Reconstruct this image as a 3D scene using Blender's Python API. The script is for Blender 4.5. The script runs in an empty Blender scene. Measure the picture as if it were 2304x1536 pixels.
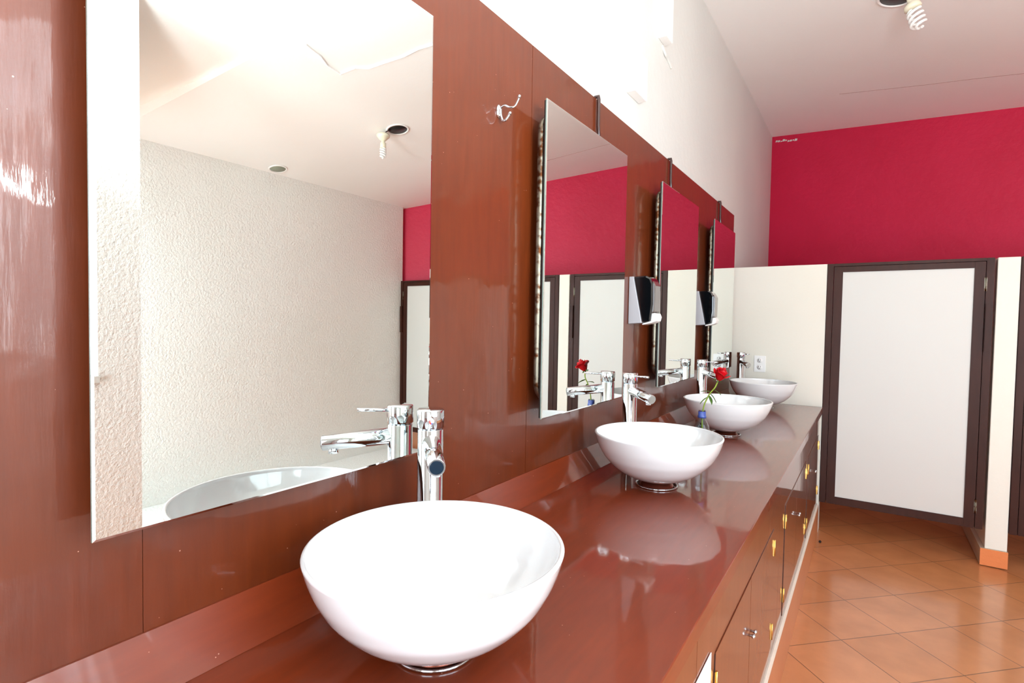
import bpy, bmesh, math, random
from mathutils import Vector, Matrix
random.seed(7)
C = bpy.context.scene.collection
SC = bpy.context.scene
Z0 = 1.386                      # camera height above the floor

# ---------------------------------------------------------------- camera
cam_d = bpy.data.cameras.new('camera'); cam = bpy.data.objects.new('camera', cam_d); C.objects.link(cam)
yw, pt, rl = math.radians(-33.466), math.radians(-1.962), math.radians(0.988)
F = Vector((math.sin(yw)*math.cos(pt), math.cos(yw)*math.cos(pt), math.sin(pt)))
R0 = Vector((math.cos(yw), -math.sin(yw), 0)); U0 = R0.cross(F)
R = R0*math.cos(rl) + U0*math.sin(rl); U = -R0*math.sin(rl) + U0*math.cos(rl)
CP = Vector((0.8419, 0, Z0))
m = Matrix((R, U, -F)).transposed().to_4x4(); m.translation = CP
cam.matrix_world = m
cam_d.sensor_width = 36; cam_d.lens = 1212.575*36/2304; cam_d.clip_start = 0.01
SC.camera = cam
def raypt(px, py, axis, val):    # point of the view ray at a chosen coordinate
    d = F + R*((px-1152)/1212.575) - U*((py-768)/1212.575)
    t = (val-CP[axis])/d[axis]
    return CP + d*t

# ---------------------------------------------------------------- light
w = bpy.data.worlds.new('world'); SC.world = w; w.use_nodes = True
bg = w.node_tree.nodes['Background']
# sky above; lower half made brighter to throw extra light up at the ceiling
_n, _l = w.node_tree.nodes, w.node_tree.links
_tc = _n.new('ShaderNodeTexCoord'); _sp = _n.new('ShaderNodeSeparateXYZ'); _rp = _n.new('ShaderNodeValToRGB')
_l.new(_tc.outputs['Generated'], _sp.inputs[0]); _mr = _n.new('ShaderNodeMapRange'); _mr.inputs['From Min'].default_value = -1
_l.new(_sp.outputs['Z'], _mr.inputs['Value']); _l.new(_mr.outputs[0], _rp.inputs['Fac'])
_rp.color_ramp.elements[0].position = .44; _rp.color_ramp.elements[0].color = (.88, .955, 1, 1)
_rp.color_ramp.elements[1].position = .52; _rp.color_ramp.elements[1].color = (.62, .70, .78, 1)
_l.new(_rp.outputs['Color'], bg.inputs[0]); bg.inputs[1].default_value = 9.0
def area_light(name, loc, rot, sx, sy, energy, color=(1, 1, 1)):
    l = bpy.data.lights.new(name, 'AREA'); l.shape = 'RECTANGLE'; l.size = sx; l.size_y = sy
    if energy is None: l.cycles.is_portal = True
    else: l.energy = energy; l.color = color
    o = bpy.data.objects.new(name, l); C.objects.link(o); o.location = loc; o.rotation_euler = rot
    return o
area_light('window_portal', (2.16, 0.03, Z0+0.51), (0, math.radians(90), 0), 1.54, 1.86, None)
area_light('added_window_portal', (2.87, 1.0, 1.45), (math.radians(90), 0, 0), 1.14, 2.3, None)  # portal of the unseen window added to brighten the far half
area_light('added_doorway_portal', (1.15, -1.46, 1.20), (math.radians(90), 0, 0), 1.1, 2.1, None)  # portal of the unseen doorway added for fill
area_light('bounce_fill', (1.45, 0.50, Z0+.45), (math.radians(180-22), math.radians(-24), 0), .30, .30, 22, (.90, .97, 1))   # added fill lamp standing in for a flash, aimed up at the ceiling
SC.view_settings.view_transform = 'Standard'; SC.view_settings.look = 'None'
SC.view_settings.exposure = 0.66; SC.view_settings.gamma = 1; SC.view_settings.use_curve_mapping = False
SC.cycles.max_bounces = 14; SC.cycles.diffuse_bounces = 8; SC.cycles.glossy_bounces = 8
SC.cycles.transparent_max_bounces = 12; SC.cycles.use_denoising = True
SC.cycles.caustics_reflective = False; SC.cycles.caustics_refractive = False
SC.cycles.sample_clamp_indirect = 6

# ---------------------------------------------------------------- materials
def srgb(r, g, b):
    f = lambda c: (c/255/12.92) if c/255 <= .04045 else ((c/255+.055)/1.055)**2.4
    return (f(r), f(g), f(b), 1)
def mat(name, col, rough=.5, metal=0, coat=0, coat_rough=.05, spec=.5, **kw):
    mt = bpy.data.materials.new(name); mt.use_nodes = True
    n = mt.node_tree.nodes; b = n['Principled BSDF']
    b.inputs['Base Color'].default_value = col; b.inputs['Roughness'].default_value = rough
    b.inputs['Metallic'].default_value = metal; b.inputs['Coat Weight'].default_value = coat
    b.inputs['Coat Roughness'].default_value = coat_rough; b.inputs['Specular IOR Level'].default_value = spec
    for k, v in kw.items(): b.inputs[k].default_value = v
    return mt
def nodes(mt): return mt.node_tree.nodes, mt.node_tree.links, mt.node_tree.nodes['Principled BSDF']
def coords(mt, scale=(1, 1, 1), rot=(0, 0, 0), loc=(0, 0, 0)):
    n, l, b = nodes(mt)
    tc = n.new('ShaderNodeTexCoord'); mp = n.new('ShaderNodeMapping')
    mp.inputs['Scale'].default_value = scale; mp.inputs['Rotation'].default_value = rot; mp.inputs['Location'].default_value = loc
    l.new(tc.outputs['Object'], mp.inputs['Vector']); return mp.outputs['Vector']
def noise(mt, vec, scale, detail=4, rough=.55):
    n, l, b = nodes(mt); t = n.new('ShaderNodeTexNoise')
    t.inputs['Scale'].default_value = scale; t.inputs['Detail'].default_value = detail; t.inputs['Roughness'].default_value = rough
    l.new(vec, t.inputs['Vector']); return t.outputs['Fac']
def ramp(mt, fac, stops):
    n, l, b = nodes(mt); r = n.new('ShaderNodeValToRGB'); e = r.color_ramp.elements
    while len(e) < len(stops): e.new(.5)
    for q, (p, c) in zip(e, stops): q.position = p; q.color = c
    l.new(fac, r.inputs['Fac']); return r.outputs['Color']
def bump(mt, h, strength, dist=.01, coat=False, prev=None):
    n, l, b = nodes(mt); bp = n.new('ShaderNodeBump'); bp.inputs['Strength'].default_value = strength; bp.inputs['Distance'].default_value = dist
    l.new(h, bp.inputs['Height'])
    if prev is not None: l.new(prev, bp.inputs['Normal'])
    l.new(bp.outputs['Normal'], b.inputs['Normal'])
    if coat: l.new(bp.outputs['Normal'], b.inputs['Coat Normal'])
    return bp.outputs['Normal']
def varnish(name, c1, c2, grain, gscale=60, bstr=.1, cr=.06, rough=.42, dust=True, bd=.0012):
    mt = mat(name, c1, rough, 0, .9, cr)
    n, l, b = nodes(mt)
    v = coords(mt, grain); f = noise(mt, v, gscale, 5)
    v2 = coords(mt); f2 = noise(mt, v2, 2.2, 3)
    mx = n.new('ShaderNodeMath'); mx.operation = 'ADD'; l.new(f, mx.inputs[0]); l.new(f2, mx.inputs[1])
    hf = n.new('ShaderNodeMath'); hf.operation = 'MULTIPLY'; l.new(mx.outputs[0], hf.inputs[0]); hf.inputs[1].default_value = .5
    col = ramp(mt, hf.outputs[0], [(.33, c1), (.67, c2)])
    if dust:
        vo = n.new('ShaderNodeTexVoronoi'); vo.inputs['Scale'].default_value = 34; l.new(v2, vo.inputs['Vector'])
        lt = n.new('ShaderNodeMath'); lt.operation = 'LESS_THAN'; lt.inputs[1].default_value = .035; l.new(vo.outputs['Distance'], lt.inputs[0])
        mix = n.new('ShaderNodeMix'); mix.data_type = 'RGBA'; l.new(lt.outputs[0], mix.inputs['Factor'])
        l.new(col, mix.inputs['A']); mix.inputs['B'].default_value = srgb(190, 140, 120); col = mix.outputs['Result']
    l.new(col, b.inputs['Base Color'])
    f3 = noise(mt, v2, 7, 2)
    p = bump(mt, f, bstr, bd, False)
    bump(mt, f3, bstr*1.2, .006, True, p)
    return mt
M = {}
M['panel'] = varnish('varnished_brown_panel', srgb(90, 35, 7), srgb(106, 43, 10), (1, 1, .12), 55, .35, .05)
nodes(M['panel'])[2].inputs['Coat IOR'].default_value = 1.45
M['counter'] = varnish('varnished_red_brown_top', srgb(108, 38, 8), srgb(126, 47, 12), (1, .12, 1), 60, .08, .05)
M['cabinet'] = varnish('varnished_brown_door', srgb(112, 56, 30), srgb(128, 68, 37), (1, 1, .1), 55, .06, .06, dust=False)
M['dark_wood'] = varnish('dark_brown_frame', srgb(52, 26, 19), srgb(66, 35, 26), (1, 1, .15), 40, .15, .3, dust=False)
nodes(M['dark_wood'])[2].inputs['Coat Weight'].default_value = .08; nodes(M['dark_wood'])[2].inputs['Specular IOR Level'].default_value = .12
M['dark_gap'] = mat('dark_gap', srgb(30, 14, 10), .8)
M['cable'] = mat('dark_brown_strap', srgb(52, 24, 18), .35, 0, .6, .15)
def plaster(name, c1, c2, scale, strength, dist, rough=.6, coat=0):
    mt = mat(name, c1, rough, 0, coat, .25)
    n, l, b = nodes(mt); v = coords(mt)
    f = noise(mt, v, scale, 5, .6); f2 = noise(mt, v, 1.6, 2)
    l.new(ramp(mt, f2, [(.3, c1), (.7, c2)]), b.inputs['Base Color'])
    bump(mt, f, strength, dist); return mt
M['white_wall'] = plaster('white_plaster', srgb(208, 209, 205), srgb(214, 215, 210), 28, .25, .008)
M['stucco'] = plaster('rough_cream_stucco', srgb(245, 247, 243), srgb(248, 249, 246), 60, .9, .012)
M['stall_white'] = plaster('cream_plaster', srgb(228, 225, 212), srgb(232, 229, 218), 22, .2, .006)
M['ceiling'] = plaster('ceiling_paint', srgb(246, 247, 245), srgb(249, 249, 248), 5, .12, .02)
M['red_wall'] = plaster('crimson_paint', srgb(190, 12, 58), srgb(198, 20, 66), 16, .35, .012, .55)
n, l, b = nodes(M['red_wall'])      # scuffed bare patch near the corner under the ceiling
M['skirt'] = plaster('terracotta_skirting', srgb(196, 126, 84), srgb(206, 138, 96), 20, .2, .004, .35, .4)
M['crack'] = mat('joint_line_paint', srgb(176, 150, 144), .7)
M['orange'] = plaster('orange_skirting_paint', srgb(214, 122, 66), srgb(226, 134, 76), 60, .5, .005)
M['beige'] = plaster('beige_cement', srgb(196, 176, 154), srgb(206, 186, 164), 40, .4, .005)
M['grout'] = plaster('pale_mortar', srgb(225, 214, 200), srgb(236, 226, 212), 120, .8, .006)
M['white_panel'] = mat('white_laminate', srgb(208, 208, 203), .45)
M['porcelain'] = mat('white_porcelain', srgb(234, 235, 235), .12, 0, .6, .03)
M['chrome'] = mat('chrome', (.62, .64, .66, 1), .04, 1)
M['steel'] = mat('dull_zinc', (.3, .28, .25, 1), .4, 1)
n, l, b = nodes(M['steel'])
l.new(ramp(M['steel'], noise(M['steel'], coords(M['steel']), 45, 4), [(.45, (.24, .22, .17, 1)), (.62, srgb(80, 46, 26))]), b.inputs['Base Color'])
M['rust_metal'] = mat('dark_reddish_metal', srgb(120, 60, 44), .25, .8)
M['mirror'] = mat('mirror_glass', (.915, .975, .95, 1), .0, 1)
M['glass_edge'] = mat('polished_glass_edge', srgb(130, 148, 140), .15, 0, .5)
M['board'] = mat('dark_backing_board', srgb(38, 24, 20), .5)
M['brass'] = mat('brass', (.78, .52, .16, 1), .25, 1)
M['white_plastic'] = mat('white_plastic', srgb(240, 240, 238), .35)
M['black_plastic'] = mat('black_gloss_plastic', srgb(10, 13, 16), .08, 0, 1, .03)
M['grey_plastic'] = mat('grey_plastic', srgb(176, 176, 180), .4)
M['smoke_plastic'] = mat('smoked_plastic', srgb(92, 84, 80), .2, 0, 1, .05)
M['slot'] = mat('outlet_slot', srgb(70, 66, 62), .6)
M['red_dot'] = mat('red_mark', srgb(220, 40, 24), .3)
M['blue_dot'] = mat('blue_mark', srgb(30, 80, 170), .3)
M['paper'] = mat('white_paper', srgb(240, 240, 240), .7)
M['ceramic'] = mat('cream_ceramic', srgb(226, 220, 196), .3, 0, .5)
M['dark_can'] = mat('dark_lamp_housing', srgb(40, 38, 36), .35, .5)
M['lens'] = mat('grey_green_lens', srgb(140, 150, 132), .4)
M['petal'] = mat('rose_petal', srgb(190, 8, 22), .45, 0, 0, .1, .4)
M['leaf'] = mat('leaf_green', srgb(70, 104, 36), .5)
M['stem'] = mat('stem_green', srgb(128, 150, 40), .5)
M['blue_ring'] = mat('blue_bottle_ring', srgb(58, 84, 160), .3, 0, .4)
M['aerator'] = mat('dark_blue_inlay', srgb(34, 52, 70), .15, .6)
def seethrough(name, tint, refl=.12):
    mt = bpy.data.materials.new(name); mt.use_nodes = True; n = mt.node_tree.nodes; l = mt.node_tree.links; n.clear()
    o = n.new('ShaderNodeOutputMaterial'); t = n.new('ShaderNodeBsdfTransparent'); g = n.new('ShaderNodeBsdfGlossy'); mx = n.new('ShaderNodeMixShader')
    fr = n.new('ShaderNodeLayerWeight'); fr.inputs['Blend'].default_value = refl
    t.inputs['Color'].default_value = tint; g.inputs['Roughness'].default_value = .02
    pw = n.new('ShaderNodeMath'); pw.operation = 'MULTIPLY'; pw.inputs[1].default_value = .9; l.new(fr.outputs['Facing'], pw.inputs[0]); l.new(pw.outputs[0], mx.inputs[0]); l.new(t.outputs[0], mx.inputs[1]); l.new(g.outputs[0], mx.inputs[2]); l.new(mx.outputs[0], o.inputs[0])
    return mt
M['clear'] = seethrough('clear_plastic', (.88, .93, .95, 1), .2)
M['pane'] = seethrough('window_pane_glass', (.97, .98, .98, 1))
def floor_mat():
    mt = mat('terracotta_tile', srgb(190, 120, 72), .3, 0, .55, .12)
    n, l, b = nodes(mt)
    tc = n.new('ShaderNodeTexCoord')
    mp = n.new('ShaderNodeMapping'); mp.vector_type = 'POINT'
    mp.inputs['Rotation'].default_value = (0, 0, math.radians(45))
    sub = n.new('ShaderNodeVectorMath'); sub.operation = 'SUBTRACT'; sub.inputs[1].default_value = (0.997, 3.0, 0)
    l.new(tc.outputs['Object'], sub.inputs[0]); l.new(sub.outputs[0], mp.inputs['Vector'])
    br = n.new('ShaderNodeTexBrick'); br.offset = 0; br.squash = 1
    br.inputs['Scale'].default_value = 1; br.inputs['Brick Width'].default_value = .3; br.inputs['Row Height'].default_value = .3
    br.inputs['Mortar Size'].default_value = .0022; br.inputs['Mortar Smooth'].default_value = .2
    br.inputs['Color1'].default_value = srgb(208, 140, 90); br.inputs['Color2'].default_value = srgb(216, 150, 104); br.inputs['Mortar'].default_value = srgb(132, 92, 64)
    l.new(mp.outputs[0], br.inputs['Vector'])
    f = noise(mt, coords(mt, (1, 1, 1)), 6, 4)
    mix = n.new('ShaderNodeMix'); mix.data_type = 'RGBA'; mix.blend_type = 'MULTIPLY'; mix.inputs['Factor'].default_value = .8
    l.new(br.outputs['Color'], mix.inputs['A']); l.new(ramp(mt, f, [(.3, (.80, .74, .68, 1)), (.7, (1.05, 1.02, 1, 1))]), mix.inputs['B'])
    l.new(mix.outputs['Result'], b.inputs['Base Color'])
    iv = n.new('ShaderNodeMath'); iv.operation = 'SUBTRACT'; iv.inputs[0].default_value = 1; l.new(br.outputs['Fac'], iv.inputs[1])
    p = bump(mt, iv.outputs[0], .5, .002, True); bump(mt, noise(mt, coords(mt), 9, 2), .05, .01, True, p)
    return mt
M['floor'] = floor_mat()

# ---------------------------------------------------------------- mesh helpers
def B(): return bmesh.new()
def box(bm, x0, x1, y0, y1, z0, z1, mi=0, bev=0):
    vs = [bm.verts.new((x, y, z)) for x in (x0, x1) for y in (y0, y1) for z in (z0, z1)]
    fs = [(0, 1, 3, 2), (4, 6, 7, 5), (0, 4, 5, 1), (2, 3, 7, 6), (0, 2, 6, 4), (1, 5, 7, 3)]
    out = []
    for f in fs:
        q = bm.faces.new([vs[i] for i in f]); q.material_index = mi; out.append(q)
    if bev:
        es = list({e for f in out for e in f.edges})
        bmesh.ops.bevel(bm, geom=es, offset=bev, segments=2, affect='EDGES')
    return out
def prism(bm, pts, axis, a, b):           # pts in the two other axes, extruded along axis
    def P(u, v, t): c = [0, 0, 0]; o = [i for i in range(3) if i != axis]; c[o[0]] = u; c[o[1]] = v; c[axis] = t; return c
    lo = [bm.verts.new(P(u, v, a)) for u, v in pts]; hi = [bm.verts.new(P(u, v, b)) for u, v in pts]
    bm.faces.new(lo); bm.faces.new(hi[::-1])
    for i in range(len(pts)):
        j = (i+1) % len(pts); bm.faces.new((lo[i], hi[i], hi[j], lo[j]))
def lathe(bm, prof, seg=48, cx=0, cy=0, cz=0, M4=None):
    rings = []
    for r, z in prof:
        if r < 1e-6: rings.append([bm.verts.new((cx, cy, cz+z))])
        else: rings.append([bm.verts.new((cx+r*math.cos(2*math.pi*i/seg), cy+r*math.sin(2*math.pi*i/seg), cz+z)) for i in range(seg)])
    for a, b_ in zip(rings, rings[1:]):
        for i in range(seg):
            j = (i+1) % seg
            if len(a) == 1 and len(b_) == 1: continue
            if len(a) == 1: f = bm.faces.new((a[0], b_[j], b_[i]))
            elif len(b_) == 1: f = bm.faces.new((a[i], a[j], b_[0]))
            else: f = bm.faces.new((a[i], a[j], b_[j], b_[i]))
            f.smooth = True
    if M4 is not None:
        bmesh.ops.transform(bm, matrix=M4, verts=[v for r in rings for v in r])
def tube(bm, pts, rad, seg=12, closed=False, caps=True):
    pts = [Vector(p) for p in pts]; N = len(pts)
    rads = rad if isinstance(rad, (list, tuple)) else [rad]*N
    rings = []; nrm = None
    for i, p in enumerate(pts):
        if closed: t = (pts[(i+1) % N]-pts[i-1]).normalized()
        else: t = (pts[min(i+1, N-1)]-pts[max(i-1, 0)]).normalized()
        if nrm is None:
            nrm = t.orthogonal().normalized()
        nrm = (nrm - t*nrm.dot(t)).normalized(); bn = t.cross(nrm)
        rings.append([bm.verts.new(p+(nrm*math.cos(2*math.pi*k/seg)+bn*math.sin(2*math.pi*k/seg))*rads[i]) for k in range(seg)])
    rng = range(N) if closed else range(N-1)
    for i in rng:
        a, b_ = rings[i], rings[(i+1) % N]
        for k in range(seg):
            f = bm.faces.new((a[k], a[(k+1) % seg], b_[(k+1) % seg], b_[k])); f.smooth = True
    if caps and not closed: bm.faces.new(rings[0][::-1]); bm.faces.new(rings[-1])
def ball(bm, c, r, seg=16):
    lathe(bm, [(r*math.sin(math.pi*i/10), -r*math.cos(math.pi*i/10)) for i in range(11)], seg, *c)
def smooth(pts, n=8):
    P = [Vector(p) for p in pts]; P = [P[0]]+P+[P[-1]]; out = []
    for i in range(1, len(P)-2):
        for j in range(n):
            t = j/n; a, b_, c, d = P[i-1], P[i], P[i+1], P[i+2]
            out.append(.5*((2*b_)+(-a+c)*t+(2*a-5*b_+4*c-d)*t*t+(-a+3*b_-3*c+d)*t**3))
    out.append(P[-2]); return out
def obj(name, bm, mats, parent=None, bevel=0, smooth=False):
    me = bpy.data.meshes.new(name)
    bmesh.ops.recalc_face_normals(bm, faces=bm.faces[:])
    if parent is not None and parent.get('_o'):
        bmesh.ops.translate(bm, verts=bm.verts[:], vec=-Vector(parent['_o']))
    bm.to_mesh(me); bm.free()
    o = bpy.data.objects.new(name, me); C.objects.link(o)
    for q in (mats if isinstance(mats, (list, tuple)) else [mats]): me.materials.append(q)
    if parent is not None:
        o.parent = parent
        if parent.type == 'MESH' and parent.parent is not None: pass
    if bevel:
        md = o.modifiers.new('bevel', 'BEVEL'); md.width = bevel; md.segments = 2; md.limit_method = 'ANGLE'
    return o
def tag(o, label=None, cat=None, group=None, kind=None):
    if label: o['label'] = label
    if cat: o['category'] = cat
    if group: o['group'] = group
    if kind: o['kind'] = kind
    return o
def thing(name, label, cat, loc, group=None, rz=0, kind=None):
    o = bpy.data.objects.new(name, None); C.objects.link(o); o.location = loc; o.rotation_euler = (0, 0, rz); o.empty_display_size = .05
    return tag(o, label, cat, group, kind)
def struct(name, bm, m, parent=None, bevel=0):
    o = obj(name, bm, m, parent, bevel)
    if parent is None: o['kind'] = 'structure'
    return o
def copy_tree(o, parent=None):
    c = o.copy(); C.objects.link(c); c.parent = parent
    for ch in list(o.children): copy_tree(ch, c)
    return c

# ---------------------------------------------------------------- key dimensions (metres)
YS = 4.174                       # plane of the stall fronts
ZT = Z0+0.429                    # top of stall fronts
ZC = Z0-0.5286                   # worktop surface
ZP = Z0+0.808                    # top of brown panelling
DC = 0.6035                      # worktop depth
XM = 0.062                      # mirror plane
WJ, YJ = 2.10, 1.137             # near right wall and where it steps back
WR = 3.48
def zceil(x): return Z0+1.87-0.188*x

# ---------------------------------------------------------------- room shell
bm = B(); box(bm, -.3, 5.2, -1.6, 6.4, -.1, 0); struct('floor', bm, M['floor'])
bm = B(); box(bm, -.16, -.012, -1.6, 6.2, 0, 3.45); struct('wall_left', bm, M['white_wall'])
def ceiling_slab():
    bm = B()
    for (xa, xb, ya, yb) in [(-.16, 1.95, -1.6, 6.3)]:
        prism(bm, [(xa, zceil(xa)), (xb, zceil(xb)), (xb, zceil(xb)+.12), (xa, zceil(xa)+.12)], 1, ya, yb)
    # the outer half steps up a little on the near side, the step running out to nothing
    def col(x, up): return zceil(x)+up
    ys = lambda x: 1.582+(3.194-x)*.159
    xs = [1.95, 2.3, 2.8, 3.3, 3.9, 5.2]
    for xa, xb in zip(xs, xs[1:]):
        ua, ub = (xa-1.95)*.055, (xb-1.95)*.055
        A = [(xa, ys(xa), col(xa, 0)), (xb, ys(xb), col(xb, 0)), (xb, 6.3, col(xb, 0)), (xa, 6.3, col(xa, 0))]
        v = [bm.verts.new(p) for p in A]; bm.faces.new(v)
        A2 = [(xa, -1.6 if xa < 2.2 else YJ-.1, col(xa, ua)), (xb, -1.6 if xa < 2.2 else YJ-.1, col(xb, ub)), (xb, ys(xb), col(xb, ub)), (xa, ys(xa), col(xa, ua))]
        v2 = [bm.verts.new(p) for p in A2]; bm.faces.new(v2)
        if ua == 0: bm.faces.new([v2[3], v2[2], v[1]])
        else: bm.faces.new([v2[3], v2[2], v[1], v[0]])
        t = [bm.verts.new((x, y, zceil(x)+.35)) for x, y in ((xa, -1.6 if xa < 2.2 else YJ-.1), (xb, -1.6 if xa < 2.2 else YJ-.1), (xb, 6.3), (xa, 6.3))]; bm.faces.new(t)
    return bm
struct('ceiling', ceiling_slab(), M['ceiling'])
# peeled paint ridge and joint lines on the ceiling
def ceil_strip(pts, wd, hgt):
    bm = B()
    for (a, b_) in zip(pts, pts[1:]):
        a = Vector((a[0], a[1], 0)); b_ = Vector((b_[0], b_[1], 0)); d = (b_-a).normalized(); nn = Vector((-d.y, d.x, 0))*wd
        q = [a-nn, b_-nn, b_+nn, a+nn]
        lo = [bm.verts.new((p.x, p.y, zceil(p.x)-(hgt if i >= 2 else .0005))) for i, p in enumerate(q)]
        up = [bm.verts.new((p.x, p.y, zceil(p.x)+.002)) for p in q]
        bm.faces.new(lo)
        for i in range(4): bm.faces.new((lo[i], lo[(i+1) % 4], up[(i+1) % 4], up[i]))
    return bm
rp = [(1.913, 1.87), (1.945, 1.99), (1.99, 2.07), (2.007, 2.185), (1.90, 2.21), (1.85, 2.27), (1.748, 2.30), (1.62, 2.34), (1.52, 2.35), (1.446, 2.376), (1.2, 2.44)]
struct('trim_1', ceil_strip(rp, .008, .010), M['ceiling'])
sp = [(.60, 4.76), (.772, 4.715), (1.1, 4.63), (1.35, 4.55), (1.579, 4.491), (1.9, 4.40)]
struct('trim_2', ceil_strip(sp, .0018, .0012), M['crack'])
# red wall: runs obliquely behind the stalls, meets the right wall at the stall front
bm = B()
xa, ya, xb, yb = -.05, 5.893, 3.60, 4.194
v = [bm.verts.new(p) for p in ((xa, ya, ZT-.3), (xb, yb, ZT-.3), (xb, yb, zceil(xb)+.02), (xa, ya, zceil(xa)+.02))]
v2 = [bm.verts.new((p.co.x+.05, p.co.y+.12, p.co.z)) for p in v]
bm.faces.new(v); bm.faces.new(v2[::-1])
for i in range(4): bm.faces.new((v[i], v[(i+1) % 4], v2[(i+1) % 4], v2[i]))
struct('wall_far', bm, M['red_wall'])
bm = B(); v = [bm.verts.new(p) for p in ((xa, ya, 0), (xb, yb, 0), (xb, yb, ZT-.3), (xa, ya, ZT-.3))]
v2 = [bm.verts.new((p.co.x+.05, p.co.y+.12, p.co.z)) for p in v]
bm.faces.new(v); bm.faces.new(v2[::-1])
for i in range(4): bm.faces.new((v[i], v[(i+1) % 4], v2[(i+1) % 4], v2[i]))
struct('wall_far_lower', bm, M['skirt'])
bm = B()                          # bare scuffs under the ceiling in the corner
rd = random.Random(3)
for i in range(9):
    x = .03+i*.022; y = 5.87-(x)*.4655-.004
    zc_ = zceil(x)-.045-.012*rd.random(); s = .006+.008*rd.random()
    pp = [(x-s, zc_-s*.6), (x+s*.9, zc_-s*.8), (x+s*1.2, zc_+s*.5), (x-s*.4, zc_+s)]
    a = [bm.verts.new((u, y-(u-x)*.4655, zz)) for u, zz in pp]; b2 = [bm.verts.new((u, y+.008-(u-x)*.4655, zz)) for u, zz in pp]
    bm.faces.new(a); bm.faces.new(b2[::-1])
    for k in range(4): bm.faces.new((a[k], a[(k+1) % 4], b2[(k+1) % 4], b2[k]))
struct('trim_3', bm, M['white_wall'])
bm = B(); box(bm, WR, WR+.15, YJ-.0, YS+.0, 0, zceil(WR)+.1); struct('wall_right', bm, M['stucco'])
bm = B(); box(bm, 2.95, WR-.001, YJ+.02, YS-.02, .001, .045); struct('wall_right_ledge', bm, M['stucco'])
bm = B(); box(bm, WR+.15, 5.0, YJ, YJ+.15, 0, 3.0)
box(bm, WR+.0, WR+.15, YS, YS+.02, 0, zceil(WR)+.05); struct('wall_right_return', bm, M['stucco'])
# near right wall with its window, stepping back at YJ
WY0, WY1, WZ0, WZ1 = -.90, 0.968, Z0-.262, Z0+1.28
bm = B(); zt = zceil(WJ)+.25
box(bm, WJ, WJ+.16, -1.6, WY0, 0, zt); box(bm, WJ, WJ+.16, WY1, YJ, 0, zt)
box(bm, WJ, WJ+.16, WY0, WY1, 0, WZ0); box(bm, WJ, WJ+.16, WY0, WY1, WZ1, zt)
WX0, WX1, WA, WB = 2.30, 3.44, .30, 2.40
box(bm, WJ+.16, WX0, YJ-.12, YJ, 0, zceil(WJ)+.3); box(bm, WX1, WR+.15, YJ-.12, YJ, 0, zceil(WJ)+.3)
box(bm, WX0, WX1, YJ-.12, YJ, 0, WA); box(bm, WX0, WX1, YJ-.12, YJ, WB, zceil(WJ)+.3)
struct('wall_near', bm, M['stucco'])
w2 = thing('added_window', None, None, ((WX0+WX1)/2, YJ-.06, WA)); w2['kind'] = 'structure'; w2['_o'] = tuple(w2.location)  # unseen window, added so daylight reaches the stalls and right wall
bm = B()
for a in ((WX0, WX0+.035, WA, WB), (WX1-.035, WX1, WA, WB), (WX0, WX1, WA, WA+.035), (WX0, WX1, WB-.035, WB), (2.855, 2.885, WA, WB)):
    box(bm, a[0], a[1], YJ-.08, YJ-.04, a[2], a[3])
obj('window_frame', bm, M['white_plastic'], w2)
bm = B(); box(bm, WX0+.035, WX1-.035, YJ-.062, YJ-.058, WA+.035, WB-.035); obj('window_pane', bm, M['pane'], w2)
wn = thing('window_1', None, None, (WJ+.08, (WY0+WY1)/2, WZ0)); wn['kind'] = 'structure'; wn['_o'] = tuple(wn.location)
bm = B(); t = .035
for a in ((WY0, WY0+t, WZ0, WZ1), (WY1-t, WY1, WZ0, WZ1), (WY0, WY1, WZ0, WZ0+t), (WY0, WY1, WZ1-t, WZ1), (.0, .03, WZ0, WZ1)):
    box(bm, WJ+.06, WJ+.10, *a)
obj('window_frame', bm, M['white_plastic'], wn)
bm = B(); box(bm, WJ+.078, WJ+.082, WY0+t, WY1-t, WZ0+t, WZ1-t); obj('window_pane', bm, M['pane'], wn)
bm = B(); box(bm, WJ-.02, WJ+.06, WY0-.03, WY1+.0, WZ0-.03, WZ0-.001); obj('window_sill', bm, M['white_wall'], wn)
# back wall; its open doorway behind the camera is unseen, added for fill daylight
bm = B(); box(bm, -.16, .60, -1.52, -1.40, 0, 3.4); box(bm, 1.7, WJ+.2, -1.52, -1.40, 0, 3.4); box(bm, .60, 1.7, -1.52, -1.40, 2.2, 3.4)
struct('wall_back', bm, M['white_wall'])

# brown panelling: boards with narrow joints
bm = B(); seams = [-1.4, -.68, .34, 1.357, 2.375, 3.40, YS-.002]
for a, b_ in zip(seams, seams[1:]): box(bm, -.012, 0, a+(.0012 if a == 1.357 else .0004), b_-(.0012 if b_ == 1.357 else .0004), ZC-.1, ZP)
struct('trim_4', bm, M['panel'])

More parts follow.
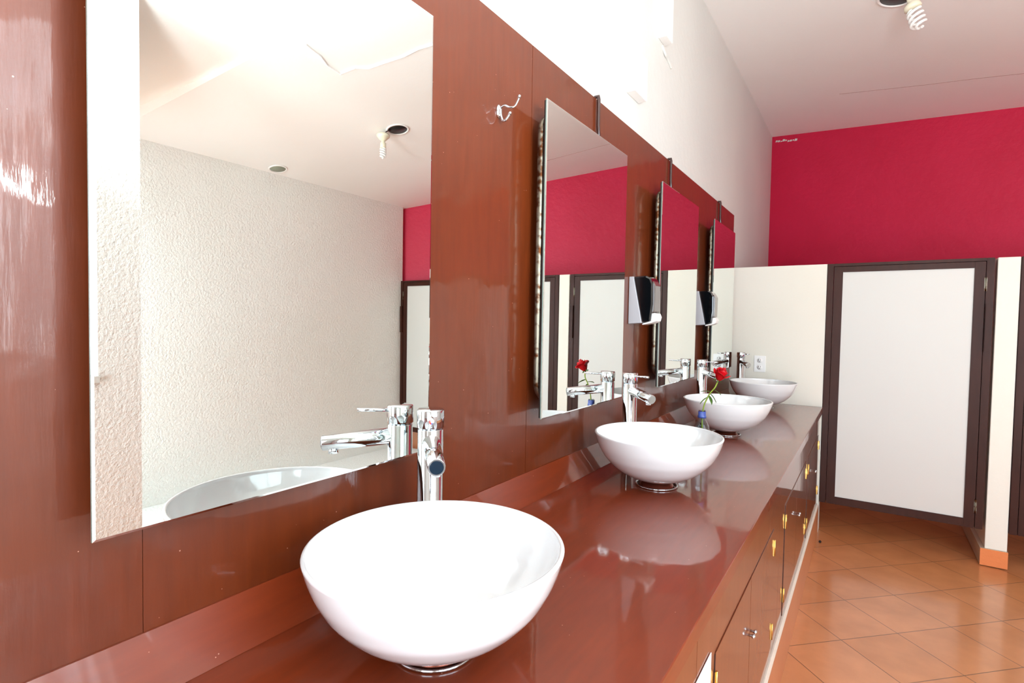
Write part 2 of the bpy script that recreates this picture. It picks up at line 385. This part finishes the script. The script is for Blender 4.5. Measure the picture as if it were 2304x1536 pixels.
# stall front masonry
TH = .11
bm = B(); box(bm, -.012, .598, YS, YS+TH, 0, ZT); struct('wall_stall', bm, M['stall_white'])
def post(x0, x1, n):
    bm = B(); box(bm, x0+.012, x1, YS+.0, YS+1.0 if n == 1 else YS+.3, .105, ZT)
    struct('wall_stall_post', bm, M['stall_white'], bevel=.004)
    bm = B(); box(bm, x0-.008, x1+.004, YS-.008, YS+(.9 if n == 1 else .3), .006, .105); 
    fs = [f for f in bm.faces if abs(f.calc_center_median().y-(YS-.008)) < 1e-4]
    for f in fs: f.material_index = 1
    struct('baseboard_post', bm, [M['beige'], M['orange']])
post(1.443, 1.555, 1); post(2.40, 2.52, 2)
def stall_door(i, x0, x1, hinge_right=True):
    d = thing('door_%d' % i, None, None, (x0, YS, 0)); d['kind'] = 'structure'; d['_o'] = tuple(d.location)
    zb = Z0-1.172
    bm = B(); j = .036
    box(bm, x0, x0+j, YS-.006, YS+.07, zb, ZT, bev=.002); box(bm, x1-j, x1, YS-.006, YS+.07, zb, ZT, bev=.002)
    box(bm, x0+j, x1-j, YS-.006, YS+.07, ZT-.018, ZT, bev=.002)
    obj('door_frame', bm, M['dark_wood'], d)
    a, b_ = x0+j+.003, x1-j-.003; s = .05; zt_ = ZT-.021; zbb = zb+.0
    bm = B()
    box(bm, a, a+s, YS-.004, YS+.034, zbb, zt_, bev=.0015); box(bm, b_-s, b_, YS-.004, YS+.034, zbb, zt_, bev=.0015)
    box(bm, a+s, b_-s, YS-.004, YS+.034, zt_-.036, zt_, bev=.0015); box(bm, a+s, b_-s, YS-.004, YS+.034, zbb, zbb+.05, bev=.0015)
    lf = obj('door_leaf', bm, M['dark_wood'], d)
    bm = B(); box(bm, a+s-.004, b_-s+.004, YS+.004, YS+.024, zbb+.046, zt_-.032); obj('door_panel', bm, M['white_panel'], d)
    xh = b_+.0015 if hinge_right else a-.0015
    for zz in (Z0+.275, Z0-1.04):
        bm = B(); box(bm, xh-.006, xh+.006, YS-.0075, YS-.003, zz-.04, zz+.04)
        tube(bm, [(xh, YS-.009, zz-.042), (xh, YS-.009, zz+.042)], .004, 8); obj('hinge', bm, M['steel'], d)
    bm = B(); box(bm, x1-j+.001, x1-.006, YS-.022, YS-.0062, Z0-.12, Z0+.16, bev=.002); obj('latch_batten', bm, M['dark_wood'], d)
    return d
stall_door(1, .600, 1.442); stall_door(2, 1.557, 2.398); stall_door(3, 2.522, 3.478)

# ---------------------------------------------------------------- worktop and cabinets
wt = thing('worktop', 'long red-brown varnished wooden worktop carrying the four white basins', 'worktop', (0, 1.4, ZC)); wt['_o'] = tuple(wt.location)
bm = B(); box(bm, .0005, DC, -1.38, YS-.004, ZC-.04, ZC); obj('top_board', bm, M['counter'], wt, bevel=.002)
bm = B(); prism(bm, [(.0006, Z0-.446), (.004, Z0-.446), (.034, ZC+.0005), (.0006, ZC+.0005)], 1, -1.38, YS-.055); obj('backsplash', bm, M['counter'], wt)
XF = .588
ZPL = Z0-1.172
def cabinet(y0, y1, pairs, label):
    c = thing('vanity_cabinet', label, 'cabinet', (XF-.3, (y0+y1)/2, ZPL)); c['_o'] = tuple(c.location)
    bm = B(); box(bm, .02, XF-.001, y0+.0015, y1-.0015, ZPL+.001, ZC-.0405)
    obj('body', bm, M['cabinet'], c)
    zt_, zb_ = Z0-.707, ZPL+.012
    for (a, b_, hinge, knob) in pairs:
        # door: a thin lipped slab standing 4 mm proud, with a dark gap round it
        bm = B(); box(bm, XF-.0008, XF+.0004, a-.0018, b_+.0018, zb_, zt_-.003); obj('door_gap', bm, M['dark_gap'], c)
        bm = B(); box(bm, XF-.0004, XF+.0012, a+.001, b_-.001, zb_, zt_, bev=.0003); dd = obj('door', bm, M['cabinet'], c)
        dd['_o'] = c['_o']
        hy = a if hinge == 'a' else b_
        for zz in (Z0-.775, Z0-1.075):
            bm = B(); box(bm, XF+.0010, XF+.0030, hy-.005, hy+.005, zz-.028, zz+.028); tube(bm, [(XF+.0045, hy, zz-.029), (XF+.0045, hy, zz+.029)], .002, 8)
            obj('hinge', bm, M['brass'], dd)
        ky = b_-.012 if hinge == 'a' else a+.012
        bm = B(); k = Matrix.Translation((XF+.0010, ky, Z0-.866)) @ Matrix.Rotation(math.radians(90), 4, 'Y')
        lathe(bm, [(0, 0), (.004, 0), (.003, .006), (.006, .010), (.007, .013), (.0055, .017), (0, .018)], 16, M4=k); obj('knob', bm, M['chrome'], dd)
    return c
cabinet(-1.38, -.15, [(-1.25, -.80, 'a', 1), (-.78, -.33, 'b', 1)], 'brown varnished cabinet unit at the near end below the worktop')
cabinet(-.15, 1.05, [(.03, .46, 'a', 1), (.463, .90, 'b', 1)], 'brown varnished cabinet unit under the nearest basin, white label at its corner')
cabinet(1.05, 2.235, [(1.205, 1.629, 'a', 1), (1.632, 2.077, 'b', 1)], 'brown two-door cabinet unit under the second basin from the near end')
cabinet(2.235, 3.325, [(2.390, 2.810, 'a', 1), (2.813, 3.25, 'b', 1)], 'brown two-door cabinet unit under the third basin, beyond the rose')
cabinet(3.325, 4.115, [(3.355, 3.72, 'a', 1), (3.723, 4.09, 'b', 1)], 'brown two-door cabinet unit at the far end beside the stall wall')
# note on the cabinet face
bm = B()
q = [raypt(1601, 1473, 0, XF+.002), raypt(1603, 1560, 0, XF+.002), raypt(1568, 1560, 0, XF+.002), raypt(1570, 1526, 0, XF+.002)]
yA, yB, zA = q[0].y, q[3].y-.02, (q[0].z+q[3].z)/2
box(bm, XF+.0003, XF+.0018, yB, yA, zA-.16, zA)
tag(obj('paper_label', bm, M['paper']), 'blank white paper label on the cabinet front, near bottom edge of the photo', 'label')
# tiled plinth
bm = B(); box(bm, .02, XF, -1.38, 4.115, .001, ZPL-.006); struct('baseboard_left', bm, M['cabinet'])
bm = B(); box(bm, .02, XF+.012, -1.38, 4.125, .001, ZPL-.012)
struct('trim_5', bm, M['skirt'])
bm = B(); prism(bm, [(XF-.02, ZPL-.012), (XF+.012, ZPL-.012), (XF+.004, ZPL), (XF-.02, ZPL)], 1, -1.38, 4.12); struct('trim_6', bm, M['grout'])

# ---------------------------------------------------------------- mirrors
def mirror(ya, yb, label, n):
    yc = (ya+yb)/2; z0, z1 = Z0-.2772, Z0+.6386
    r = thing('wall_mirror', label, 'mirror', (XM, yc, z0)); r['_o'] = tuple(r.location)
    bm = B(); cw = .0032
    def ring(x, d): return [bm.verts.new(p) for p in ((x, ya+d, z0+d), (x, yb-d, z0+d), (x, yb-d, z1-d), (x, ya+d, z1-d))]
    bk, ed, fr = ring(XM-.005, 0), ring(XM-.0012, 0), ring(XM, cw)
    bm.faces.new(bk[::-1]).material_index = 1; bm.faces.new(fr)
    for k in range(4):
        bm.faces.new((bk[k], bk[(k+1) % 4], ed[(k+1) % 4], ed[k])).material_index = 1
        bm.faces.new((ed[k], ed[(k+1) % 4], fr[(k+1) % 4], fr[k]))
    obj('glass', bm, [M['mirror'], M['glass_edge']], r)
    bm = B(); box(bm, XM-.012, XM-.0052, ya+.004, yb-.004, z0+.003, z1-.003); obj('backing_board', bm, M['board'], r)
    # bent metal tube frame with rounded corners behind the board
    i, rr, x = (.012 if n > 1 else .05), .045, XM-.025; a, b_, lo, hi = ya+i, yb-i, z0+.060, z1-.040
    pts = []
    for (cy, cz, s) in ((b_-rr, hi-rr, 0), (a+rr, hi-rr, 90), (a+rr, lo+rr, 180), (b_-rr, lo+rr, 270)):
        for k in range(7):
            t_ = math.radians(s+15*k); pts.append((x, cy+rr*math.cos(t_), cz+rr*math.sin(t_)))
    bm = B(); tube(bm, pts, .0105, 12, closed=True)
    for yy in (yc-.1, yc+.1):
        for zz in (lo, hi): tube(bm, [(x, yy, zz), (.001, yy, zz)], .005, 8)
    obj('tube_frame', bm, M['steel'], r)
    # strap from the top edge of the panelling down to the frame
    ys = yc+{1: .06, 2: .15, 3: -.03, 4: .065}[n]
    bm = B()
    st = [(-.008, ys, ZP+.001), (-.004, ys, ZP+.007), (.008, ys, ZP+.007), (.0095, ys, ZP-.004), (.0095, ys, ZP-.1), (.020, ys, hi)]
    tube(bm, st, .0065, 10)
    obj('hanging_strap', bm, M['cable'], r)
    return r
mirror(.2608, .8625, 'large frameless mirror nearest the camera, above the first white basin', 1)
mirror(1.3408, 1.9509, 'frameless mirror on a rusty tube frame, second from the near end, reflecting the rose', 2)
mirror(2.3690, 2.9758, 'narrow-looking frameless mirror between the two soap dispensers', 3)
mirror(3.3444, 3.9221, 'farthest frameless mirror beside the white stall wall', 4)

# ---------------------------------------------------------------- basins
SY = [.6525, 1.7455, 2.7887, 3.870]; SX = .2716; RB = .2058; HB = .1712; FOOT = .018
def basin(y, label):
    r = thing('vessel_basin', label, 'basin', (SX, y, ZC), 'round white vessel basins on the worktop')
    bm = B()
    T = [(1, .22), (.985, .275), (.95, .36), (.9, .46), (.8, .60), (.7, .70), (.6, .775), (.5, .84), (.4, .885), (.3, .925), (.2, .955), (.1, .98), (0, 1)]
    P = smooth([(rr_*RB, 0, FOOT+(HB-FOOT)*(1-t)) for t, rr_ in T], 3)
    prof = [(p.x, p.z) for p in P]
    ins = [(max(.024, (p.x-.0065) if p.z > FOOT+.02 else p.x-.012), max(p.z+.002+.010*(1-(p.z-FOOT)/(HB-FOOT)), FOOT+.014)) for p in P][::-1]
    ins[0] = (RB-.0075, HB); ins[-1] = (.024, FOOT+.0125)
    rim = [(RB-.001, HB+.0015), (RB-.004, HB+.003), (RB-.007, HB+.002)]
    lathe(bm, prof+rim+ins, 96)
    obj('bowl', bm, M['porcelain'], r)
    bm = B(); lathe(bm, [(0, .0006), (.058, .0006), (.056, .004), (.048, FOOT-.004), (.044, FOOT+.0), (0, FOOT+.0)], 48); obj('pedestal', bm, M['rust_metal'], r)
    bm = B(); tube(bm, [(.066*math.cos(k*math.pi/24), .066*math.sin(k*math.pi/24), .0034) for k in range(48)], .003, 8, closed=True); obj('seal_ring', bm, M['chrome'], r)
    bm = B(); lathe(bm, [(0, FOOT+.012), (.0235, FOOT+.012), (.0235, FOOT+.021), (.018, FOOT+.024), (0, FOOT+.025)], 32); obj('drain', bm, M['chrome'], r)
    return r
bl = ['large white vessel basin nearest the camera, standing before the first mirror',
      'white vessel basin second from the near end, in front of the bottle and rose',
      'white vessel basin directly behind the rose and its bottle',
      'farthest white vessel basin, in the corner below the wall outlet']
for y, lb in zip(SY, bl): basin(y, lb)

# ---------------------------------------------------------------- faucets
def faucet(x, y, ang, lever_ang, label):
    r = thing('faucet', label, 'faucet', (x, y, ZC), 'tall chrome mixer faucets behind the basins')
    H = .352; br = .0265
    bm = B(); lathe(bm, [(0, .0005), (.030, .0005), (.030, .004), (br, .006), (br-.0005, H-.042), (br-.002, H-.040), (0, H-.040)], 48); obj('body', bm, M['chrome'], r)
    bm = B(); lathe(bm, [(0, H-.0395), (br-.003, H-.0395), (br+.0010, H-.037), (br+.0010, H-.003), (br-.001, H), (0, H)], 48); obj('cap', bm, M['chrome'], r)
    d = Vector((math.cos(ang), math.sin(ang), 0)); e = Vector((-d.y, d.x, 0))
    s0 = Vector((0, 0, H-.066))+d*.018; s1 = Vector((0, 0, H-.079))+d*.158
    bm = B(); tube(bm, [s0, s1-(s1-s0).normalized()*.001, s1], [.0175, .0160, .0150], 32); sp_ = obj('spout', bm, M['chrome'], r)
    dn = (s1-s0).normalized()
    bm = B(); tube(bm, [s1-dn*.022+Vector((0, 0, -.012)), s1-dn*.022+Vector((0, 0, -.023))], .010, 20); obj('aerator', bm, M['chrome'], sp_)
    bm = B(); tube(bm, [s1+dn*.0002, s1+dn*.0012], .0125, 28); obj('spout_badge', bm, M['aerator'] if y < 1 else M['chrome'], sp_)
    ld = Vector((math.cos(lever_ang), math.sin(lever_ang), .0))
    bm = B(); tube(bm, [Vector((0, 0, H-.011))+ld*.02, Vector((0, 0, H-.010))+ld*.088], .0038, 14); obj('lever', bm, M['chrome'], r)
    for sgn, mm, nm in ((-1, 'red_dot', 'hot_mark'), (1, 'blue_dot', 'cold_mark')):
        bm = B(); c0 = lever_ang; pts = []
        for k in range(7):
            t_ = math.radians(90)+sgn*math.radians(180*k/6)*-1
            u, v_ = .0045*math.cos(t_), .0055*math.sin(t_)
            pts.append((u, v_))
        for off in (.0285, .0):
            pass
        vs = []
        for (u, v_) in pts:
            aa = lever_ang+u/.028; vs.append(bm.verts.new((math.cos(aa)*.0284, math.sin(aa)*.0284, H-.022+v_)))
        bm.faces.new(vs); obj(nm, bm, M[mm], r)
    return r
A45 = math.radians(-44)
faucet(.105, .820, A45, math.radians(-46), 'chrome faucet nearest the camera, spout pointing at the viewer')
faucet(.107, 1.915, math.radians(-41), math.radians(-22), 'chrome faucet behind the second basin, below the nearer soap dispenser')
faucet(.106, 2.960, math.radians(-41), math.radians(-20), 'chrome faucet half hidden behind the red rose')
faucet(.103, 4.030, math.radians(-62), math.radians(-45), 'farthest chrome faucet, against the white stall wall')

# ---------------------------------------------------------------- soap dispensers
def dispenser(y, label):
    r = thing('soap_dispenser', label, 'soap dispenser', (0, y, Z0+.005), 'wall mounted soap dispensers')
    W = .092
    DX = .86
    # grey back shell, wedge shaped in profile
    dx = lambda P: [(u*DX, v_) for u, v_ in P]
    bm = B(); prism(bm, dx([(.001, 0), (.070, .004), (.024, .197), (.001, .197)]), 1, -W/2, W/2); obj('back_shell', bm, M['grey_plastic'], r, bevel=.003)
    bm = B(); prism(bm, dx([(.0715, .006), (.112, .014), (.121, .08), (.119, .165), (.108, .188), (.085, .199), (.0255, .197)]), 1, -W/2-.001, W/2+.001); obj('cover', bm, M['black_plastic'], r, bevel=.006)
    bm = B(); prism(bm, dx([(.110, .045), (.126, .050), (.128, .160), (.116, .178)]), 1, -W/2+.012, W/2-.012); obj('sight_window', bm, M['smoke_plastic'], r, bevel=.003)
    bm = B(); prism(bm, dx([(.066, -.004), (.112, .004), (.133, .012), (.138, .030), (.130, .046), (.113, .044), (.110, .0135), (.068, .003)]), 1, -W/2+.01, W/2-.01); obj('push_bar', bm, M['white_plastic'], r, bevel=.004)
    return r
dispenser(2.195, 'black and grey soap dispenser between the second and third mirrors')
dispenser(3.225, 'farther black and grey soap dispenser between the third and fourth mirrors')

# ---------------------------------------------------------------- coat hook
hk = thing('coat_hook', 'chrome double coat hook on the brown panelling beside the nearest mirror', 'hook', (0, 1.19, Z0+.562))
bm = B(); k = Matrix.Rotation(math.radians(90), 4, 'Y') @ Matrix.Scale(1.5, 4, (1, 0, 0))
lathe(bm, [(0, .0004), (.012, .0004), (.012, .003), (.008, .006), (0, .007)], 24, M4=k); obj('mounting_plate', bm, M['chrome'], hk)
bm = B(); tube(bm, smooth([(.004, 0, .008), (.018, .0, .013), (.034, .004, .006), (.046, .008, .008), (.056, .012, .028)]), .0028, 10); ball(bm, (.057, .012, .032), .0052); obj('upper_arm', bm, M['chrome'], hk)
bm = B(); tube(bm, smooth([(.005, 0, .006), (.008, 0, -.012), (.014, 0, -.026), (.024, .0, -.026), (.034, .002, -.012)]), .0034, 10); ball(bm, (.035, .002, -.010), .0048); obj('lower_arm', bm, M['chrome'], hk)

# ---------------------------------------------------------------- boxes on the upper wall
def trunk(name, y0, y1, z0, z1, label):
    bm = B(); box(bm, -.012, .028, y0, y1, z0, z1, bev=.002); tag(obj(name, bm, M['white_plastic']), label, 'conduit box')
trunk('junction_box', 2.10, 2.235, Z0+.945, Z0+1.115, 'small white box fixed on the white wall above the second mirror')
trunk('conduit_cover', 2.47, 2.56, Z0+1.325, zceil(0)-.004, 'tall white conduit cover running up the left wall to the ceiling')
bm = B(); tube(bm, smooth([(-.010, 2.52, Z0+1.31), (-.006, 2.56, Z0+1.285), (-.009, 2.60, Z0+1.28), (-.008, 2.66, Z0+1.262)]), .006, 8)
tag(obj('filler_smear', bm, M['white_wall']), 'lumpy white smear of filler on the wall below the conduit cover', 'filler')

# ---------------------------------------------------------------- wall outlet
ou = thing('wall_outlet', 'white duplex power outlet on the stall wall above the farthest basin', 'outlet', (.203, YS, Z0-.260))
bm = B(); box(bm, -.038, .038, -.006, -.0003, -.058, .058, bev=.002); obj('cover_plate', bm, M['white_plastic'], ou)
for zz in (.024, -.024):
    bm = B(); k = Matrix.Translation((0, -.006, zz)) @ Matrix.Rotation(math.radians(90), 4, 'X')
    lathe(bm, [(0, 0), (.017, 0), (.017, .002), (0, .002)], 24, M4=k); so = obj('socket', bm, M['white_plastic'], ou)
    bm = B()
    for xx in (-.006, .006): box(bm, xx-.0014, xx+.0014, -.0088, -.0078, zz-.001, zz+.009)
    box(bm, -.0025, .0025, -.0088, -.0078, zz-.011, zz-.006); obj('slots', bm, M['slot'], so)

# ---------------------------------------------------------------- ceiling lamps
def downlight(x, y, rad, label):
    r = thing('downlight', label, 'ceiling light', (x, y, zceil(x)-.001), 'round ceiling light fittings')
    r.rotation_euler = (0, math.atan(.188), 0)
    bm = B(); lathe(bm, [(rad*.86, -.001), (rad*.88, -.006), (rad, -.007), (rad*1.06, -.002), (rad*1.06, 0)], 40); obj('trim_ring', bm, M['white_plastic'], r)
    return r
def cfl(bm, top, axis, L, rr):
    """spiral tube bulb"""
    axis = axis.normalized(); a = axis.orthogonal().normalized(); b_ = axis.cross(a)
    n = 90; turns = 4.2
    for ph in (0, math.pi):
        pts = []
        for k in range(n+1):
            t = k/n; th = ph+t*turns*math.pi
            rad = rr*min(1, .35+6*t)*(1 if t < .9 else 1-(t-.9)*7)
            pts.append(top+axis*(L*t)+(a*math.cos(th)+b_*math.sin(th))*rad)
        tube(bm, pts, .0068, 8)
def bulb(label, top, bot, scale):
    ax = (bot-top); Lt = ax.length; ax.normalize()
    r = thing('spiral_bulb', label, 'light bulb', tuple(top), 'spiral bulbs under the ceiling')
    q = Vector((0, 0, -1)).rotation_difference(ax).to_matrix().to_4x4()
    s = Lt
    bm = B(); lathe(bm, [(0, .012), (.013, .012), (.0145, 0), (.0145, -.012), (.022, -.018), (.028*scale, -.030), (.030*scale, -.046), (.026*scale, -.052), (0, -.053)], 28, M4=q); obj('base', bm, M['ceramic'], r)
    bm = B(); cfl(bm, ax*.052, ax, Lt-.056, .024*scale); obj('spiral_tube', bm, M['white_plastic'], r)
    return r
d1 = downlight(.90, 3.43, .080, 'open ceiling light fitting above the far stalls at the top edge of the photo')
bm = B(); lathe(bm, [(0, -.0015), (.069, -.0015), (.069, -.0005), (0, -.0005)], 40); obj('housing', bm, M['dark_can'], d1)
bulb('white spiral bulb dangling from the fitting at the top edge of the photo', raypt(2048, 0, 1, 3.36), raypt(2070, 64, 1, 3.36), 1.25)
d2 = downlight(2.285, 2.935, .082, 'open ceiling light fitting seen in the nearest mirror')
bm = B(); lathe(bm, [(0, -.0015), (.071, -.0015), (.071, -.0005), (0, -.0005)], 40); obj('housing', bm, M['dark_can'], d2)
# its ceramic holder hangs out beside the hole
lh = thing('lamp_holder', 'cream ceramic lamp holder dangling from the fitting seen in the nearest mirror', 'lamp holder', (2.36, 2.86, Z0+1.375))
bm = B(); lathe(bm, [(0, .022), (.040, .022), (.050, .012), (.048, 0), (.026, -.022), (.018, -.030), (0, -.030)], 32); obj('ceramic_cup', bm, M['ceramic'], lh)
bm = B(); tube(bm, [(0, 0, .02), (-.02, .02, .045), (-.04, .04, .055)], .004, 8); obj('wire', bm, M['cable'], lh)
bulb('white compact bulb hanging from the ceramic holder seen in the nearest mirror', Vector((2.36, 2.86, Z0+1.345)), Vector((2.36, 2.86, Z0+1.215)), .75)
d3 = downlight(3.375, 2.66, .070, 'small round ceiling fitting close to the right wall, seen in the nearest mirror')
bm = B(); lathe(bm, [(0, -.004), (.058, -.004), (.060, -.0005), (0, -.0005)], 40); obj('lens', bm, M['lens'], d3)

# ---------------------------------------------------------------- bottle and rose
BX, BY = .302, 2.192
bt = thing('plastic_bottle', 'small clear plastic bottle with a blue neck ring, standing between two basins', 'bottle', (BX, BY, ZC+.0005))
prof = [(0, .001), (.024, .001), (.030, .006), (.031, .02), (.029, .032), (.031, .045), (.031, .085), (.030, .10), (.031, .115), (.028, .135), (.018, .155), (.0135, .165), (.0130, .196)]
inn = [(max(r-.0012, 0), z+.0012 if i == 0 else z) for i, (r, z) in enumerate(prof)][::-1]
bm = B(); lathe(bm, prof+inn, 40); obj('bottle_body', bm, M['clear'], bt)
bm = B(); lathe(bm, [(.0133, .166), (.0165, .166), (.0165, .174), (.0148, .176), (.0148, .192), (.0133, .192)], 32); obj('neck_ring', bm, M['blue_ring'], bt)
HD = Vector((.362, 2.223, Z0-.190))
rs = thing('red_rose', 'single red rose on a green stem standing in the plastic bottle', 'flower', tuple(HD))
hx = Vector((0, 0, 0)); ax = Vector((.42, -.15, .85)).normalized()
bot = Vector((BX+.006, BY-.004, ZC+.02))-HD
neck = Vector((BX+.002, BY, Z0-.345))-HD
stem = smooth([bot, neck, Vector((-.040, -.022, -.085)), Vector((-.018, -.012, -.050)), -ax*.024])
bm = B(); tube(bm, stem, .0027, 8); obj('stem', bm, M['stem'], rs)
def petal(bm, ax, a0, width, R1, R2, h, z0, tw, curl):
    a = ax.orthogonal().normalized(); b_ = ax.cross(a); n, m_ = 9, 8; g = []
    for i in range(m_+1):
        t = i/m_; row = []
        prof_r = R1+(R2-R1)*math.sin(min(1, t*1.15)*math.pi/2)+curl*max(0, t-.72)*.9
        for j in range(n+1):
            s = j/n*2-1; wd = width*(1-.25*(abs(2*t-1.1))**3)
            th = a0+s*wd/2+tw*t; edge = 1-.22*(s*s)*t
            row.append(bm.verts.new(ax*(z0+h*t*edge)+(a*math.cos(th)+b_*math.sin(th))*(prof_r+.0012*s*math.copysign(1, tw or 1))))
        g.append(row)
    for i in range(m_):
        for j in range(n):
            f = bm.faces.new((g[i][j], g[i][j+1], g[i+1][j+1], g[i+1][j])); f.smooth = True
bm = B(); rd = random.Random(5)
for ring, (cnt, wd, R1, R2, h, z0, curl) in enumerate([(3, 2.6, .002, .006, .042, -.010, 0), (4, 2.1, .004, .012, .044, -.016, .0), (5, 1.8, .006, .018, .044, -.021, .012), (4, 1.7, .007, .0225, .040, -.025, .05)]):
    for k in range(cnt): petal(bm, ax, ring*.7+k*2*math.pi/cnt+rd.random()*.3, wd, R1, R2, h*(.92+.16*rd.random()), z0, .25, curl)
head = obj('petals', bm, M['petal'], rs)
md = head.modifiers.new('thick', 'SOLIDIFY'); md.thickness = .0007
bm = B()
for k in range(5):
    petal(bm, -ax, k*2*math.pi/5, .5, .004, .010, .018, .012, .2, .02)
se = obj('sepals', bm, M['leaf'], rs); md = se.modifiers.new('thick', 'SOLIDIFY'); md.thickness = .0006
def leaf(p, d, up, L, W):
    bm = B(); d = d.normalized(); s = d.cross(up).normalized(); n = 8; L_, R_, Mi = [], [], []
    for i in range(n+1):
        t = i/n; wv = W*math.sin(math.pi*min(1, t*1.0))**.8*(1-.3*t) if 0 < t < 1 else 0.0003
        c = p+d*L*t+up*(-.25*L*t*t)
        L_.append(bm.verts.new(c-s*wv+up*.002)); Mi.append(bm.verts.new(c)); R_.append(bm.verts.new(c+s*wv+up*.002))
    for i in range(n):
        for A_, B_ in ((L_, Mi), (Mi, R_)):
            f = bm.faces.new((A_[i], A_[i+1], B_[i+1], B_[i])); f.smooth = True
    o = obj('leaf', bm, M['leaf'], rs); md = o.modifiers.new('thick', 'SOLIDIFY'); md.thickness = .0006
p0 = Vector((-.030, -.018, -.070))
leaf(p0, Vector((-1, -.2, .25)), Vector((0, 0, 1)), .042, .012)
leaf(p0+Vector((-.006, 0, -.006)), Vector((.7, .4, -.7)), Vector((.6, 0, .8)), .042, .012)
leaf(p0+Vector((.006, .004, .010)), Vector((.9, -.3, -.25)), Vector((0, .3, 1)), .036, .012)
leaf(p0+Vector((-.014, -.004, -.022)), Vector((-.7, -.3, -.5)), Vector((-.5, .2, .8)), .036, .010)
leaf(p0+Vector((-.010, .002, -.014)), Vector((.5, -.5, -.6)), Vector((.5, 0, .8)), .040, .011)

# small debris on the floor near the plinth
bm = B(); rd = random.Random(9)
ball(bm, (.625, 4.20-.22, .009), .008, 8)
tag(obj('pebble', bm, M['dark_gap']), 'tiny dark pebble on the floor tiles by the cabinet plinth', 'debris')
for o in list(bpy.data.objects):
    if '_o' in o: del o['_o']
